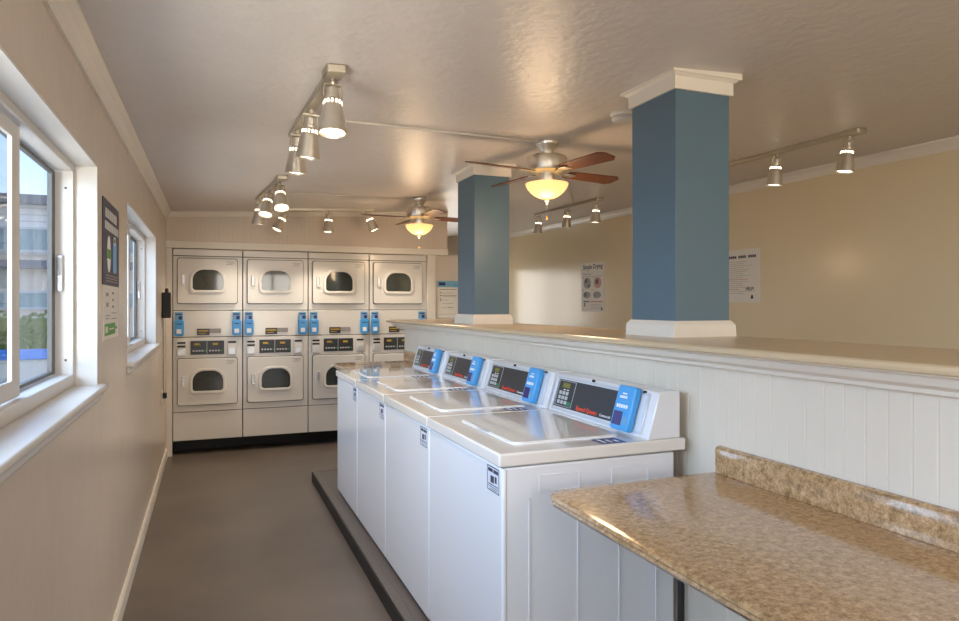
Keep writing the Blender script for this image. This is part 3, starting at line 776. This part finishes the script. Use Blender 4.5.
# right wall posters: viewer looks towards +x, text runs along -y
FR = frame(None, (0, -1, 0), (-1, 0, 0))
p = empty('instruction_poster', (XR, 8.10, 1.43)); tag(p, 'tall drying instruction poster with small pictures, seen between the blue columns', 'poster')
W, H = .57, .66
MB(FR).box(0, W, 0, H, 0, .004).build('sheet', 'paper', p)
text_mesh('Simple Drying', .088, FR @ Matrix.Translation((W/2, H-.085, .0042)), 'heading', 'ink', p, bold=.0016, align='CENTER')
bars(FR, [(.05, .27, .47, .475), (.32, .54, .47, .475)]+[(.03, .25, .50, .508)], 'ruled_line', 'ink_pale', p, .004, .005)
for s, t, m in ((.15, .385, 'ink_pale'), (.41, .385, 'ink_pink'), (.14, .225, 'ink_pale'), (.40, .225, 'ink_pale')):
    MB(FR).prism([(s+.095*math.cos(2*PI*k/20), t+(.075 if t > .3 else .045)*math.sin(2*PI*k/20)) for k in range(20)], .004, .0046, 'z').build('picture', m, p)
bars(FR, [(.09, .15, .39, .44), (.17, .22, .33, .36), (.36, .43, .37, .43), (.07, .13, .20, .26), (.33, .34, .18, .26), (.05, .20, .13, .145), (.07, .10, .07, .12), (.50, .53, .02, .06), (.03, .04, .45, .47), (.30, .31, .45, .47), (.03, .04, .28, .30), (.30, .31, .28, .30)], 'picture_detail', 'ink', p, .0046, .0054)
bars(FR, [(.24, .54, .125, .145)], 'pink_line', 'ink_pink', p, .004, .005)
bars(FR, [(.24, .50, .095-.018*k, .099-.018*k) for k in range(4)], 'small_print', 'ink_pale', p, .004, .005)
p = empty('rules_notice', (XR, 5.35, 1.545)); tag(p, 'white printed rules notice just right of the large blue column', 'notice')
W, H = .49, .51
MB(FR).box(0, W, 0, H, 0, .004).build('sheet', 'paper', p)
bars(FR, [(.09+k*.0255, .11+k*.0255, H-.085, H-.060) for k in range(14) if k not in (4, 9)], 'heading', 'ink', p, .004, .005)
bars(FR, [(.10, .10+.16+.2*random.random(), H-.12-.019*k, H-.117-.019*k) for k in range(17) if k not in (9, 14)], 'small_print', 'ink_pale', p, .004, .005)
bars(FR, [(.08, .34, H-.292, H-.286), (.08, .22, H-.387, H-.380)], 'pink_line', 'ink_pink', p, .004, .005)
text_mesh('HELP?', .042, FR @ Matrix.Translation((.31, .115, .0042)), 'help_lettering', 'ink', p, bold=.001)
MB(FR).prism([(.375, .035), (.41, .035), (.405, .06), (.392, .078), (.38, .06)], .004, .005, 'z').build('flame_mark', 'ink', p)
# notice on the partition: viewer looks towards +y, text runs along +x
FB = frame(None, (1, 0, 0), (0, -1, 0))
p = empty('notice', (2.445, YD, 1.372)); tag(p, 'notice with a pale blue header, on the partition right of the dryers', 'notice')
MB(FB).box(0, .31, 0, .43, 0, .004).build('sheet', 'paper', p)
bars(FB, [(0, .31, .355, .43)], 'header_band', 'poster_cyan', p, .004, .005)
bars(FB, [(.02, .10, .375, .413)], 'logo_block', 'reader_navy', p, .005, .006)
bars(FB, [(.12, .14, .385, .40), (.20, .26, .372, .388)], 'logo_mark', 'reader_blue', p, .005, .006)
bars(FB, [(.03, .24, .325, .333), (.05, .20, .285, .289), (.05, .24, .255, .262), (.06, .24, .243, .247), (.05, .14, .205, .209), (.06, .20, .165, .169), (.05, .14, .115, .119), (.02, .25, .04, .043)], 'small_print', 'ink_pale', p, .004, .005)
bars(FB, [(.035, .047, z, z+.012) for z in (.285, .252, .215, .195)]+[(.14, .16, .113, .121), (.17, .19, .113, .121)], 'bullets', 'ink', p, .004, .005)

# black wall box on the left wall near the dryers, with its cord and plug
r = empty('wall_phone', (XL, 6.85, 1.40)); tag(r, 'black box with a knob on top, mounted on the left wall near the dryers', 'wall box')
MB().box(0, .075, -.07, .07, 0, .235).build('housing', 'black', r, bevel=.008, seg=3)
MB().lathe([(.016, .23), (.016, .262), (.008, .275), (0, .276)], 16, (.04, 0, 0)).build('knob', 'black', r, smooth=True)
MB().tube([(.01, 0, 0), (.008, .03, -.15), (.008, .05, -.35), (.008, .03, -.55), (.012, 0, -.69)], .003, 6).build('cord', 'ink', r, smooth=True)
r = empty('wall_outlet', (XL, 6.85, .68)); tag(r, 'ivory wall outlet with a black plug below the black box', 'outlet')
MB().box(0, .006, -.12, .035, -.06, .06).build('cover_plate', 'outlet', r, bevel=.002)
MB().box(.006, .04, -.025, .03, -.018, .03).build('plug', 'black', r, bevel=.003)

# ------------------------------------------------------------------ outside the windows
struct(MB().box(-30, XL-.19, -10, 45, -.3, -.06).build('ground_outside', 'asphalt'))
r = empty('apartment_building', (-8, 24, -.06)); tag(r, 'two-storey pale building seen through the nearest window', 'building')
MB().box(-12, 7, 0, 8, 0, 4.65).build('walls', 'stucco', r)
MB().box(-12, 7, -.06, 0, 3.1, 4.6).build('siding', 'siding', r)
MB().box(-12.3, 7.3, -.5, 8.3, 4.6, 4.86).build('roof_edge', 'fascia', r)
MB().box(-12, 7, -.35, 0, 2.68, 2.92).build('balcony_band', 'fascia', r)
for zz0, zz1, n in ((3.18, 3.92, 6), (1.45, 2.0, 6)):
    for k in range(n):
        x = -11+k*3.05
        f = MB().ring([(x, zz0), (x+2.3, zz0), (x+2.3, zz1), (x, zz1)], [(x+.06, zz0+.06), (x+2.24, zz0+.06), (x+2.24, zz1-.06), (x+.06, zz1-.06)], -.12, -.03, 'y')
        f.box(x+1.1, x+1.18, -.11, -.03, zz0, zz1)
        fo = f.build('window', 'window_white', r); MB().box(x+.05, x+2.25, -.08, -.06, zz0+.05, zz1-.05).build('pane', 'out_window', fo)
hg = MB()
for k in range(5200):
    x = random.uniform(-6.2, -1.6); y = random.uniform(12.6, 13.6); z = random.uniform(0, 1.42)
    if random.random() < .6: y = 12.6+random.random()*.15
    z += .08*math.sin(x*5)
    s = random.uniform(.03, .06); a = Vector((random.gauss(0, 1), random.gauss(0, 1), random.gauss(0, 1))).normalized(); b = a.orthogonal().normalized()
    c0 = Vector((x, y, z)); hg.add([tuple(c0-a*s), tuple(c0+b*s*.5), tuple(c0+a*s), tuple(c0-b*s*.5)], [(0, 1, 2, 3)])
hg.box(-6.15, -1.65, 12.72, 13.5, -.06, 1.3)
tag(hg.build('hedge', 'leaf'), 'clipped green hedge outside the nearest window', 'hedge')
r = empty('low_wall', (-3, 8.6, -.06)); tag(r, 'low pale wall with a blue cap outside the window', 'low wall')
MB().box(-3.2, 1.8, 0, .2, 0, .99).build('wall_body', 'asphalt', r)
MB().box(-3.25, 1.85, -.04, .24, .99, 1.09).build('cap', 'cap_blue', r, bevel=.01)
